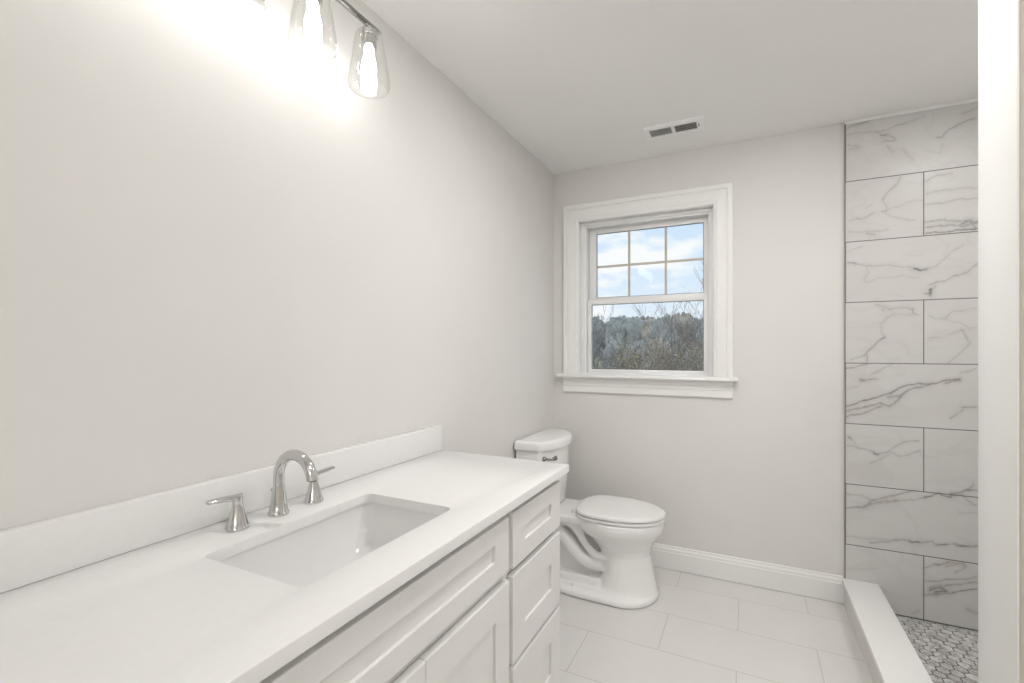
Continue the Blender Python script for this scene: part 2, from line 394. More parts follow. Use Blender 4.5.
# tiled shower wall with its own veins
VEINS = [(0.5,4.6,[(1591,2407),(1636,2414),(1681,2425)]),
 (0.45,4.0,[(1591,2370),(1636,2376),(1714,2362),(1767,2370),(1825,2384)]),
 (0.22,5.7,[(1825,2384),(1892,2396)]),
 (0.7,8.0,[(1727,2345),(1746,2340)]),
 (0.4,5.7,[(1746,2340),(1775,2322),(1783,2307),(1727,2309)]),
 (0.28,8.0,[(1591,2320),(1636,2308),(1645,2296),(1597,2300)]),
 (0.22,11.5,[(1751,2286),(1775,2252)]),
 (0.18,11.5,[(1812,2258),(1851,2198)]),
 (0.5,5.2,[(1940,2289),(1960,2291),(1979,2316),(2021,2334),(2080,2355)]),
 (0.35,6.9,[(2026,2382),(2054,2385),(2080,2395)]),
 (0.15,8.0,[(1960,2256),(1952,2215),(1892,2236)]),
 (0.35,6.9,[(1804,2124),(1783,2084),(1751,2059),(1735,2025),(1749,1989),(1746,1966),(1730,1965)]),
 (0.25,5.7,[(1746,1953),(1789,1927),(1856,1909)]),
 (0.2,5.7,[(1757,1975),(1810,1988),(1856,2004),(1892,2002)]),
 (0.3,8.0,[(1602,1940),(1653,1941),(1697,1966)]),
 (0.2,5.7,[(1664,1987),(1689,2007)]),
 (0.3,5.7,[(1597,1882),(1681,1873),(1757,1874)]),
 (0.4,10.3,[(1670,1864),(1703,1857)]),
 (0.3,8.0,[(1900,2089),(1937,2112),(1992,2110)]),
 (0.25,8.0,[(1900,2031),(1982,2038),(2080,2032)]),
 (0.35,5.7,[(1898,1976),(1982,1980),(2021,1987),(2080,1982)]),
 (0.5,6.9,[(1899,1897),(1952,1897),(2021,1886),(2080,1872)]),
 (0.55,8.0,[(1899,1871),(1952,1868),(1992,1873),(2030,1856),(2080,1875)]),
 (0.8,5.7,[(1899,1842),(1942,1840),(1992,1841),(2080,1844)]),
 (0.6,9.2,[(2030,1869),(2059,1884),(2080,1844)]),
 (0.7,4.6,[(1594,1725),(1625,1722)]),
 (0.4,4.0,[(1625,1722),(1670,1703),(1724,1703),(1767,1697),(1851,1682)]),
 (0.95,8.0,[(1856,1676),(1887,1668),(1902,1668)]),
 (0.3,5.2,[(1902,1668),(1937,1682),(1967,1715),(2001,1753),(2035,1775)]),
 (0.18,8.0,[(1670,1703),(1675,1672),(1659,1639),(1670,1624),(1724,1641),(1810,1645),(1872,1631)]),
 (0.22,5.7,[(1591,1781),(1653,1803)]),
 (0.5,5.2,[(1912,1599),(1942,1608),(1967,1607),(2006,1632),(2050,1647),(2080,1683)]),
 (0.4,5.2,[(1917,1570),(1937,1594)]),
 (0.8,9.2,[(1916,1576),(1917,1544)]),
 (0.6,5.2,[(1892,1555),(1917,1555)]),
 (0.35,6.9,[(1703,1512),(1735,1499),(1762,1488),(1799,1492),(1851,1484)]),
 (0.4,5.7,[(1735,1489),(1735,1476)]),
 (0.4,5.7,[(1846,1485),(1851,1465),(1872,1451)]),
 (0.22,8.0,[(1851,1458),(1773,1458),(1746,1442),(1730,1415),(1727,1382),(1735,1355)]),
 (0.65,5.7,[(1741,1348),(1719,1328),(1692,1298),(1659,1260)]),
 (0.5,5.7,[(1672,1260),(1670,1228)]),
 (0.35,5.7,[(1659,1260),(1602,1236)]),
 (0.25,5.7,[(1912,1450),(1942,1433),(1967,1430),(1997,1466),(2040,1472),(2078,1477)]),
 (0.2,5.7,[(1967,1430),(2021,1414),(2050,1388),(2080,1391)]),
 (0.22,5.7,[(1912,1341),(1972,1352),(2030,1377)]),
 (0.45,5.7,[(2030,1379),(2042,1357),(2050,1332)]),
 (0.3,5.7,[(2059,1322),(2026,1275),(2001,1249),(1982,1227)]),
 (0.6,4.6,[(1582,1193),(1642,1206),(1670,1213)]),
 (0.35,5.7,[(1767,1212),(1741,1198),(1724,1184),(1689,1166)]),
 (0.7,10.3,[(1645,1138),(1659,1138)]),
 (0.5,8.0,[(1653,1137),(1708,1141)]),
 (0.28,5.7,[(1636,1107),(1591,1088)]),
 (0.9,5.2,[(1588,1002),(1631,1018),(1664,1036),(1703,1050),(1735,1065),(1762,1071),(1799,1102),(1825,1118),(1872,1123),(1907,1124),(1942,1133),(1982,1144),(2021,1152)]),
 (0.6,8.0,[(1585,977),(1642,994),(1681,1010),(1724,1022),(1757,1011),(1778,1025),(1810,1070),(1831,1094),(1872,1105),(1912,1123)]),
 (0.6,6.9,[(1582,943),(1608,957),(1653,969),(1692,990),(1730,1007)]),
 (0.5,13.8,[(1757,1054),(1778,1062),(1804,1066)]),
 (0.8,6.9,[(1972,1128),(1992,1138),(2021,1150)]),
 (0.35,5.7,[(2026,1180),(2050,1190),(2080,1200)]),
 (0.6,6.9,[(2030,1023),(2047,1023),(2080,1023)]),
 (0.4,6.9,[(2030,1009),(2011,989),(1987,968)]),
 (0.4,8.0,[(1594,854),(1605,838)]),
 (0.28,5.2,[(1594,847),(1625,816)]),
 (0.4,5.2,[(1591,804),(1647,797),(1686,784),(1708,772),(1751,785),(1789,820),(1831,847),(1872,854)]),
 (0.7,6.9,[(1697,776),(1716,771)]),
 (0.35,5.7,[(1686,726),(1735,755),(1767,782),(1804,772),(1841,785),(1877,802)]),
 (0.15,5.7,[(1887,783),(1942,776)]),
 (0.5,5.2,[(1992,617),(2030,629),(2054,642),(2069,666)]),
 (0.5,6.9,[(1585,484),(1625,496),(1659,505),(1692,540),(1735,556),(1778,579),(1825,599),(1862,609)]),
 (0.45,13.8,[(1659,508),(1703,528),(1746,541),(1783,553)]),
 (0.35,5.7,[(1783,553),(1831,560),(1862,571),(1892,585)]),
 (0.85,6.9,[(1892,585),(1922,594),(1942,608),(1967,602),(1992,599)]),
 (0.35,5.2,[(1591,560),(1653,557),(1697,544)]),
 (0.6,4.6,[(1992,607),(2030,612)]),
 (0.7,4.6,[(1992,616),(2030,625),(2059,640),(2080,643)]),
 (0.5,4.6,[(2035,605),(2054,589),(2080,574)]),
 (0.2,5.7,[(2016,532),(2080,536)]),
 (0.5,5.7,[(1686,326),(1730,344),(1789,358),(1820,369),(1851,366),(1882,365),(1922,379),(1952,368),(2011,381),(2080,383)]),
 (0.8,6.9,[(1836,366),(1856,365),(1872,366)]),
 (0.7,5.7,[(1937,365),(1972,375)]),
 (0.7,5.7,[(2011,376),(2080,382)]),
 (0.25,6.9,[(1585,345),(1681,349),(1789,364)]),
 (0.5,5.2,[(1892,247),(1937,272),(1982,291),(2006,296),(2040,293)]),
 (0.4,5.7,[(1972,273),(2016,292),(2042,284),(2030,269),(2006,248)]),
 (0.4,5.2,[(1937,266),(1962,284),(1992,303)]),
 (0.5,5.2,[(1897,186),(1942,196),(1987,212),(2040,227),(2080,244)]),
 (0.5,8.0,[(1912,157),(1937,176),(1962,175),(2016,199),(2080,219)]),
 (0.7,10.3,[(1912,147),(1952,166),(1972,154),(1932,139)]),
 (0.6,5.2,[(1892,123),(1952,134),(2001,158)]),
 (0.85,5.2,[(2001,158),(2040,173),(2080,188)]),
 (0.4,9.2,[(2050,90),(2080,76)]),
 (0.3,11.5,[(1851,22),(1877,38)]),
 (0.3,6.9,[(1897,115),(1942,125)]),
 (0.15,11.5,[(1597,179),(1708,206)])]

def tiled_wall():
    xs = np.concatenate([np.arange(XT, 2.13, 0.003), np.arange(2.13, XR+0.001, 0.02)])
    zs = np.arange(0.0, CEIL-0.012, 0.003); zs[-1] = CEIL-0.012
    X, Z = np.meshgrid(xs, zs)
    nx, nz = len(xs), len(zs)
    rng = np.random.default_rng(3)
    wx = sum(0.0016/(k+1)*np.sin(X*(90+77*k)+Z*(60+95*k)+k*1.7) for k in range(3))
    wz = sum(0.0022/(k+1)*np.sin(X*(70+85*k)-Z*(40+60*k)+k*2.9) for k in range(3))
    PX, PZ = X+wx, Z+wz
    vein = np.zeros_like(X)
    for s, w, pts in VEINS:
        w = w/1000*0.55
        best = np.full_like(X, 9.0)
        for (ax, az), (bx, bz) in zip(pts[:-1], pts[1:]):
            ax, az, bx, bz = ax/1000, az/1000, bx/1000, bz/1000
            i0 = np.searchsorted(xs, min(ax, bx)-0.05); i1 = np.searchsorted(xs, max(ax, bx)+0.05)
            j0 = np.searchsorted(zs, min(az, bz)-0.05); j1 = np.searchsorted(zs, max(az, bz)+0.05)
            sx, sz = PX[j0:j1, i0:i1], PZ[j0:j1, i0:i1]
            dx, dz = bx-ax, bz-az; L = dx*dx+dz*dz+1e-12
            t = np.clip(((sx-ax)*dx+(sz-az)*dz)/L, 0, 1)
            d = np.hypot(sx-ax-t*dx, sz-az-t*dz)
            best[j0:j1, i0:i1] = np.minimum(best[j0:j1, i0:i1], d)
        core = 0.95*s*np.exp(-(best/w)**2) + 0.20*s*np.exp(-(best/(w*4.0))**2)
        vein = 1-(1-vein)*(1-np.clip(core, 0, 1))
    n0 = nx*nz
    co = np.stack([X.ravel(), np.full(n0, TILE_Y), Z.ravel()], 1)
    ii = np.arange(n0).reshape(nz, nx)
    quads = np.stack([ii[:-1, :-1], ii[:-1, 1:], ii[1:, 1:], ii[1:, :-1]], -1).reshape(-1, 4)
    # back face and rim so the tile has its real thickness
    c4 = [ii[0, 0], ii[0, -1], ii[-1, -1], ii[-1, 0]]
    back = np.array([[xs[0], D, zs[0]], [xs[-1], D, zs[0]], [xs[-1], D, zs[-1]], [xs[0], D, zs[-1]]])
    co = np.vstack([co, back])
    faces = quads.tolist()
    loops = [list(ii[0, :]), list(ii[:, -1]), list(ii[-1, ::-1]), list(ii[::-1, 0])]
    for k, lp in enumerate(loops):
        faces.append([n0+k] + [n0+(k+1) % 4] + [int(q) for q in lp[::-1]])
    faces.append([n0+3, n0+2, n0+1, n0])
    me = bpy.data.meshes.new('wall_tiled')
    me.from_pydata(co.tolist(), [], faces); me.update()
    a = me.attributes.new('vein', 'FLOAT', 'POINT')
    a.data.foreach_set('value', np.concatenate([vein.ravel(), np.zeros(4)]).astype(np.float32))
    me.materials.append(M_marble)
    o = bpy.data.objects.new('wall_tiled', me); COL.objects.link(o); o['kind'] = 'structure'
tiled_wall()
b = NB(); box(b, XT-0.003, XT, D-0.0125, D, 0.10, CEIL-0.012); structure('trim_2', b, M_edge)
b = NB(); box(b, XT-0.003, XR, D-0.018, D, CEIL-0.014, CEIL, 0.001); structure('trim_3', b, M_trim)

# shower pan: marble hexagons set in dark grout
def hex_floor():
    bm = NB(); lay = bm.verts.layers.float.new('shade')
    rnd = random.Random(5)
    x0, x1, y0, y1 = 1.712, XR, 1.356, D
    box(bm, x0, x1, y0, y1, -0.10, -0.006, mi=1)
    R, gap, zt = 0.0255, 0.0026, -0.003
    dx = R*math.sqrt(3); dy = R*1.5
    j = 0; y = y0-R
    while y < y1+R:
        x = x0 - dx + (dx/2 if j % 2 else 0)
        while x < x1+dx:
            pts = []
            for k in range(6):
                a = PI/6+PI/3*k; rr = R-gap
                pts.append((min(max(x+rr*math.cos(a), x0), x1-0.002), min(max(y+rr*math.sin(a), y0), y1-0.013)))
            xs_ = [q[0] for q in pts]; ys_ = [q[1] for q in pts]
            if max(xs_)-min(xs_) > 0.012 and max(ys_)-min(ys_) > 0.012:
                s = rnd.uniform(0.35, 1.0)
                up = [bm.verts.new((q[0], q[1], zt)) for q in pts]; dn = [bm.verts.new((q[0], q[1], -0.0065)) for q in pts]
                for v in up+dn: v[lay] = s
                try:
                    bm.faces.new(up)
                    for k in range(6): bm.faces.new((dn[k], dn[(k+1) % 6], up[(k+1) % 6], up[k]))
                except ValueError: pass
            x += dx
        y += dy; j += 1
    me = bpy.data.meshes.new('floor_shower')
    bm.to_mesh(me); bm.free(); me.materials.append(M_hex); me.materials.append(M_grout)
    o = bpy.data.objects.new('floor_shower', me); COL.objects.link(o); o['kind'] = 'structure'
hex_floor()

# shower curb: tiled body under a white solid cap
b = NB(); box(b, 1.575, 1.712, 1.356, D-0.011, 0.0, 0.112); cb = structure('trim_4', b, mat('curb_tile', (0.74, 0.715, 0.685), 0.3, noise_amt=0.04, noise_scale=5))
b = NB(); box(b, 1.567, 1.717, 1.356, D-0.011, 0.112, 0.132, 0.002); structure('curb_cap', b, mat('white_curb_cap', (0.90, 0.895, 0.885), 0.3, noise_amt=0.01, noise_scale=30), cb)

# baseboards with a stepped top
def base_prof(flip):
    q = [(0, 0), (0.0145, 0), (0.0145, 0.098), (0.0115, 0.101), (0.0115, 0.113), (0.008, 0.119), (0.006, 0.124), (0.006, 0.131), (0, 0.134)]
    return q
b = NB(); extrude_profile(b, [(0, -d, z) for d, z in base_prof(0)], (0.0145, D, 0.0025), (1.575, D, 0.0025)); structure('baseboard_back', b, M_trim, smooth=20)
b = NB(); extrude_profile(b, [(d, 0, z) for d, z in base_prof(0)], (0, 1.60, 0.0025), (0, D, 0.0025)); structure('baseboard_left', b, M_trim, smooth=20)

# ---------------------------------------------------------------- the window
win = bpy.data.objects.new('window_1', None); COL.objects.link(win); win.location = (0.57, D, 1.12); win['kind'] = 'structure'
CX0, CX1, CZ1 = 0.073, 1.067, 2.212
def casing():
    bm = NB()
    iw = CX0 - WOX0
    # colonial profile: (distance from the opening, projection from the wall)
    prof = [(0.000, 0.0), (0.000, 0.010), (0.006, 0.013), (0.012, 0.013), (0.016, 0.016), (0.055, 0.018), (0.062, 0.019), (0.066, 0.0165), (0.070, 0.0165), (0.074, 0.023), (0.092, 0.024), (0.0965, 0.021), (0.0965, 0.0)]
    def sec(cx, cz, sx, sz):
        return [(cx+sx*d, D-h, cz+sz*d*1.09) for d, h in prof]
    zb = 1.1345
    rings = [sec(WOX0, zb, -1, 0), sec(WOX0, WOZ1, -1, 1), sec(WOX1, WOZ1, 1, 1), sec(WOX1, zb, 1, 0)]
    loft(bm, rings)
    return bm
finish('casing', casing(), M_trim, win, 25)
bm = NB(); box(bm, 0.041, 1.094, D-0.062, D+0.06, 1.112, 1.134, 0.007, 3); finish('stool', bm, M_trim, win)
bm = NB()
extrude_profile(bm, [(0, -d, z) for d, z in [(0, 1.016), (0.012, 1.016), (0.016, 1.022), (0.016, 1.055), (0.019, 1.062), (0.019, 1.080), (0.024, 1.088), (0.024, 1.112), (0, 1.112)]], (CX0, D, 0), (CX1, D, 0))
finish('apron', bm, M_trim, win, 20)
# jamb extension
bm = NB()
box(bm, WOX0-0.012, WOX0+0.004, D-0.004, D+WT, 1.1345, WOZ1-0.004); box(bm, WOX1-0.004, WOX1+0.012, D-0.004, D+WT, 1.1345, WOZ1-0.004)
box(bm, WOX0-0.012, WOX1+0.012, D-0.004, D+WT, WOZ1-0.004, WOZ1+0.012)
finish('jamb', bm, M_trim, win)
# vinyl frame with stepped stops
bm = NB()
for (a, y0_, y1_) in ((0.034, D+0.052, D+0.150), (0.022, D+0.040, D+0.06)):
    box(bm, WOX0+0.004, WOX0+a, y0_, y1_, 1.130, WOZ1-0.004, 0.002); box(bm, WOX1-a, WOX1-0.004, y0_, y1_, 1.130, WOZ1-0.004, 0.002)
    box(bm, WOX0+0.005, WOX1-0.005, y0_+0.0006, y1_-0.0006, WOZ1-a, WOZ1-0.0045, 0.002)
box(bm, WOX0+0.004, WOX1-0.004, D+0.058, D+0.150, 1.125, 1.142, 0.002)
finish('window_frame', bm, M_vinyl, win)
def sash(name, x0, x1, z0, z1, gx0, gx1, gz0, gz1, yc, t):
    bm = NB()
    box(bm, x0, gx0, yc-t, yc+t, z0, z1, 0.002); box(bm, gx1, x1, yc-t, yc+t, z0, z1, 0.002)
    box(bm, gx0-0.003, gx1+0.003, yc-t+0.0006, yc+t-0.0006, gz1, z1-0.0003, 0.002); box(bm, gx0-0.003, gx1+0.003, yc-t+0.0006, yc+t-0.0006, z0+0.0003, gz0, 0.002)
    s = finish(name, bm, M_vinyl, win)
    bm = NB(); g = 0.003
    for q in ((gx0, gx0+g, gz0, gz1), (gx1-g, gx1, gz0, gz1), (gx0, gx1, gz1-g, gz1), (gx0, gx1, gz0, gz0+g)):
        box(bm, q[0], q[1], yc-0.007, yc-0.005, q[2], q[3])
    finish('gasket', bm, M_rubber, s)
    bm = NB(); box(bm, gx0-0.003, gx1+0.003, yc-0.002, yc+0.002, gz0-0.003, gz1+0.003); finish('pane', bm, M_pane, s)
    return s
lo = sash('lower_sash', WOX0+0.036, WOX1-0.036, 1.140, 1.612, 0.232, 0.909, 1.163, 1.578, D+0.090, 0.016)
up = sash('upper_sash', WOX0+0.036, WOX1-0.036, 1.588, WOZ1-0.034, 0.2545, 0.9065, 1.626, 2.044, D+0.127, 0.016)
bm = NB(); g = 0.0075
for gx in (0.465, 0.690): box(bm, gx-g, gx+g, D+0.122, D+0.1235, 1.626, 2.044)
box(bm, 0.2545, 0.9065, D+0.1215, D+0.123, 1.828-g, 1.828+g)
finish('grille', bm, M_grille, up)
bm = NB()
for lx in (0.33, 0.81): box(bm, lx-0.022, lx+0.022, D+0.080, D+0.105, 1.612, 1.619, 0.002)
finish('sash_lock', bm, M_vinyl, lo)

# ================================================================ VANITY
XF = 0.557
def shaker(bm, y0, y1, z0, z1, st, rl, x1=XF, t=0.019):
    rec = 0.0075
    x0 = x1-t
    box(bm, x0+0.001, x1-rec, y0+st+0.002, y1-st-0.002, z0+rl-0.004, z1-rl+0.004)
    # frame as a mitred ring with eased edges
    o = [(y0, z0), (y1, z0), (y1, z1), (y0, z1)]; i = [(y0+st, z0+rl), (y1-st, z0+rl), (y1-st, z1-rl), (y0+st, z1-rl)]
    e = 0.0022
    def ring(pts, x, d=0.0, s=1):
        sg = [(1, 1), (-1, 1), (-1, -1), (1, -1)]
        return [(x, p[0]+s*d*q[0], p[1]+s*d*q[1]) for p, q in zip(pts, sg)]
    rings = [ring(o, x0), ring(o, x1-e), ring(o, x1-e*0.3, e*0.3), ring(o, x1, e), ring(i, x1, -e*0.5), ring(i, x1-e*0.5), ring(i, x0)]
    rv = loft(bm, rings, False, False)
    for k in range(4):
        bm.faces.new((rv[-1][k], rv[-1][(k+1) % 4], rv[0][(k+1) % 4], rv[0][k]))

def carcass(bm, y0, y1):
    zt, t = 0.857, 0.016
    x0, x1 = 0.004, XF-0.020
    box(bm, x0, x1, y0, y0+t, 0.0, zt); box(bm, x0, x1, y1-t, y1, 0.0, zt)
    box(bm, x0, x1, y0+t, y1-t, 0.105, 0.121); box(bm, x0, x0+0.008, y0+t, y1-t, 0.121, zt)
    box(bm, x1-0.02, x1, y0+t, y1-t, zt-0.028, zt)

def drawer_unit(y0, y1, label):
    r = thing('vanity_drawer_unit', (0.27, (y0+y1)/2, 0.0), label, 'cabinet')
    bm = NB(); carcass(bm, y0, y1); 
    for z in (0.664, 0.404): box(bm, XF-0.045, XF-0.021, y0+0.016, y1-0.016, z-0.008, z+0.008)
    finish('carcass', bm, M_cab, r)
    bm = NB(); box(bm, 0.455, 0.47, y0+0.016, y1-0.016, 0.0, 0.105); finish('toe_kick', bm, M_cab, r)
    for z0, z1, rl in ((0.676, 0.831, 0.056), (0.411, 0.655, 0.080), (0.125, 0.396, 0.080)):
        bm = NB(); shaker(bm, y0+0.011, y1-0.004, z0, z1, 0.080, rl); finish('drawer_front', bm, M_cab, r, 20)
    return r
drawer_unit(1.167, 1.549, 'white shaker vanity unit of three stacked drawers next to the toilet')
drawer_unit(0.020, 0.402, 'white shaker vanity unit of three drawers at the near end, left of the sink unit')
su = thing('vanity_sink_unit', (0.27, 0.785, 0.0), 'white shaker vanity unit with long false front and two doors below the sink', 'cabinet')
bm = NB(); carcass(bm, 0.403, 1.166); box(bm, XF-0.045, XF-0.021, 0.42, 1.15, 0.655, 0.690); finish('carcass', bm, M_cab, su)
bm = NB(); box(bm, 0.455, 0.47, 0.419, 1.150, 0.0, 0.105); finish('toe_kick', bm, M_cab, su)
bm = NB(); shaker(bm, 0.412, 1.154, 0.684, 0.831, 0.080, 0.052); finish('false_front', bm, M_cab, su, 20)
for y0_, y1_ in ((0.412, 0.7795), (0.7815, 1.156)):
    bm = NB(); shaker(bm, y0_, y1_, 0.125, 0.656, 0.077, 0.078); finish('door', bm, M_cab, su, 20)

# countertop with the sink cut-out
SX0, SX1, SY0, SY1 = 0.179, 0.465, 0.560, 1.017
ZT, ZB = 0.882, 0.857
CX_, CY_ = (0.002, 0.576), (0.012, 1.585)
def counter_outer(z):
    out = []
    r = 0.022
    for X, Y, x, y, first in ((CX_[1], CY_[1], SX1, SY1, 'x'), (CX_[0], CY_[1], SX0, SY1, 'y'), (CX_[0], CY_[0], SX0, SY0, 'x'), (CX_[1], CY_[0], SX1, SY0, 'y')):
        sx, sy = (1 if x == SX1 else -1), (1 if y == SY1 else -1)
        a = (X, y-sy*r); c = (x-sx*r, Y)
        if first == 'y': a, c = c, a
        for k in range(7):
            p = [(a, (X, Y), k/3), ((X, Y), c, (k-3)/3)][k > 3]
            out.append((p[0][0]+(p[1][0]-p[0][0])*p[2], p[0][1]+(p[1][1]-p[0][1])*p[2], z))
    return out
hole = lambda z: rrect(SX0, SX1, SY0, SY1, 0.022, z, 6)
bm = NB()
rv = loft(bm, [hole(ZB), hole(ZT), counter_outer(ZT), counter_outer(ZB)], False, False)
for k in range(28):
    j_ = (k+1) % 28; bm.faces.new((rv[-1][k], rv[-1][j_], rv[0][j_], rv[0][k]))
bm.edges.ensure_lookup_table()
top_e = [e for e in bm.edges if all(abs(v.co.z-ZT) < 1e-6 for v in e.verts) and any(abs(f.normal.z) < 0.5 for f in e.link_faces if (f.normal_update() or True))]
bmesh.ops.bevel(bm, geom=top_e, offset=0.002, segments=2, profile=0.5, affect='EDGES')
ct = finish('countertop', bm, M_quartz, None, 30)
tag(ct, 'long white quartz vanity countertop with a rectangular sink cut-out', 'countertop')
bm = NB(); box(bm, 0.001, 0.033, 0.012, 1.585, 0.8825, 0.981, 0.002)
tag(finish('backsplash', bm, M_quartz), 'low white quartz backsplash strip standing along the wall on the countertop', 'backsplash')

# undermount sink
sk = thing('sink', (0.32, 0.785, 0.72), 'white rectangular undermount porcelain sink set into the countertop', 'sink')
bm = NB()
inner = [(0.002, 0.0, 0.018), (0.000, -0.012, 0.022), (0.010, -0.060, 0.035), (0.022, -0.100, 0.05), (0.045, -0.125, 0.06), (0.085, -0.135, 0.05), (0.118, -0.138, 0.015)]
zr = 0.8565
rings = [rrect(SX0-0.022, SX1+0.022, SY0-0.022, SY1+0.022, 0.03, zr-0.012), rrect(SX0-0.022, SX1+0.022, SY0-0.022, SY1+0.022, 0.03, zr)]
for ins, dz, r in inner:
    rings.append(rrect(SX0-0.004+ins, SX1+0.004-ins, SY0-0.004+ins*1.3, SY1+0.004-ins*1.3, r, zr+dz))
rings.append(rrect(0.30, 0.344, 0.763, 0.807, 0.0215, zr-0.139))
rings.append(rrect(0.296, 0.348, 0.759, 0.811, 0.0255, zr-0.150))
for ins, dz, r in inner[::-1][1:-1]:
    rings.append(rrect(SX0-0.014+ins, SX1+0.014-ins, SY0-0.014+ins*1.3, SY1+0.014-ins*1.3, r+0.008, zr+dz-0.012))
rv = loft(bm, rings, False, False)
for k in range(len(rv[0])):
    j_ = (k+1) % len(rv[0]); bm.faces.new((rv[-1][k], rv[-1][j_], rv[0][j_], rv[0][k]))
finish('basin', bm, M_basin, sk, 40)
bm = NB(); lathe(bm, (0.322, 0.785, zr-0.1395), [(0.021, 0.0), (0.021, 0.003), (0.017, 0.004), (0.012, 0.002), (0.0, 0.002)][:4], 24); finish('drain', bm, M_chrome, sk)

# widespread chrome faucet
fx, fy, fz = 0.108, 0.785, 0.8822
fa = thing('faucet', (fx, fy, fz), 'polished chrome widespread faucet with arched spout and two lever handles behind the sink', 'faucet')
bm = NB()
lathe(bm, (fx, fy, fz), [(0.0235, 0), (0.0245, 0.003), (0.0240, 0.007), (0.0215, 0.010), (0.0190, 0.030), (0.0160, 0.052), (0.0138, 0.066), (0.0130, 0.074)], 32)
path = [(fx, fy, fz+0.068), (fx, fy, fz+0.085)]
R_ = 0.0585; zc = fz+0.093
for k in range(0, 19):
    a = PI - k/18*PI*0.95
    path.append((fx+R_+R_*math.cos(a), fy, zc+R_*1.0*math.sin(a)))
path.append((path[-1][0]+0.0005, fy, path[-1][2]-0.004))
nr = len(path)
tube(bm, path, [0.0128]*3 + [0.0128+0.0006*min(1, k/8) for k in range(nr-4)] + [0.0138], 20)
sp = finish('spout', bm, M_chrome, fa, 45)
bm = NB(); e_ = path[-1]; lathe(bm, (e_[0], fy, e_[2]-0.002), [(0.0095, 0), (0.0098, 0.004)], 20); finish('aerator', bm, M_rubber, sp)
bm = NB(); tube(bm, [(fx-0.022, fy, fz+0.02), (fx-0.022, fy, fz+0.055)], 0.0025, 8); lathe(bm, (fx-0.022, fy, fz+0.053), [(0.0035, 0), (0.005, 0.004), (0.0045, 0.009)], 12); finish('lift_rod', bm, M_chrome, fa)
for sgn, yy in ((-1, 0.680), (1, 0.890)):
    bm = NB()
    lathe(bm, (fx, yy, fz), [(0.0235, 0), (0.0245, 0.003), (0.0245, 0.007), (0.0225, 0.009), (0.0225, 0.011), (0.0205, 0.016), (0.0165, 0.032), (0.0128, 0.048), (0.0112, 0.058), (0.0115, 0.068), (0.0105, 0.074), (0.006, 0.077)], 32)
    hd = finish('handle', bm, M_chrome, fa, 45)
    bm = NB()
    pts = spline([(fx, yy-sgn*0.009, fz+0.0715), (fx, yy+sgn*0.010, fz+0.0725), (fx, yy+sgn*0.030, fz+0.0745), (fx, yy+sgn*0.050, fz+0.0765), (fx, yy+sgn*0.068, fz+0.0775)], 5)
    n = len(pts)
    rad = [(0.0092+0.0010*math.sin(PI*min(1, k/(n-1)*1.1)) - (0.004 if k == n-1 else 0), (0.0072-0.0022*k/(n-1)) - (0.0015 if k == n-1 else 0)) for k in range(n)]
    tube(bm, pts, rad, 14)
    finish('lever', bm, M_chrome, hd, 60)

# ================================================================ TOILET (back to the left wall, facing +x)
TY = 2.530
to = thing('toilet', (0.38, TY, 0.0), 'white two-piece elongated toilet with closed lid below the window', 'toilet')
def egg(xb, xf, hw, z, bw=1.0, n=40, xm=None, pw=2.3):
    """outline: rounded front (ellipse), flatter back of relative half width bw"""
    xm = xm if xm is not None else xb+(xf-xb)*0.46
    out = []
    for i in range(n):
        a = 2*PI*i/n
        c, s = math.cos(a), math.sin(a)
        if c >= 0:
            x = xm+(xf-xm)*c; y = hw*s
        else:
            e2 = 2/pw
            x = xm-(xm-xb)*abs(c)**e2
            k = abs(c)**1.6
            y = hw*math.copysign(abs(s)**e2, s)*(1-(1-bw)*k)
        out.append((x, TY+y, z))
    return out
bm = NB()
# column, bowl and rim
loft(bm, [egg(0.36, 0.728, 0.165, 0.0, 0.85, xm=0.545), egg(0.38, 0.726, 0.160, 0.02, 0.85, xm=0.545), egg(0.41, 0.716, 0.146, 0.06, 0.85, xm=0.55), egg(0.43, 0.702, 0.135, 0.12, 0.85, xm=0.555),
          egg(0.43, 0.692, 0.130, 0.18, 0.85, xm=0.555), egg(0.42, 0.688, 0.130, 0.22, 0.85, xm=0.555), egg(0.395, 0.694, 0.138, 0.255, 0.85, xm=0.545), egg(0.36, 0.712, 0.156, 0.29, 0.8),
          egg(0.31, 0.734, 0.175, 0.32, 0.78), egg(0.29, 0.750, 0.187, 0.345, 0.76), egg(0.28, 0.757, 0.192, 0.37, 0.75), egg(0.28, 0.756, 0.192, 0.392, 0.75), egg(0.285, 0.751, 0.187, 0.399, 0.75)])
# tank deck
loft(bm, [rrect(0.05, 0.40, TY-0.095, TY+0.095, 0.04, 0.325), rrect(0.035, 0.40, TY-0.145, TY+0.145, 0.04, 0.365), rrect(0.030, 0.40, TY-0.150, TY+0.150, 0.04, 0.392), rrect(0.034, 0.40, TY-0.145, TY+0.145, 0.038, 0.399)])
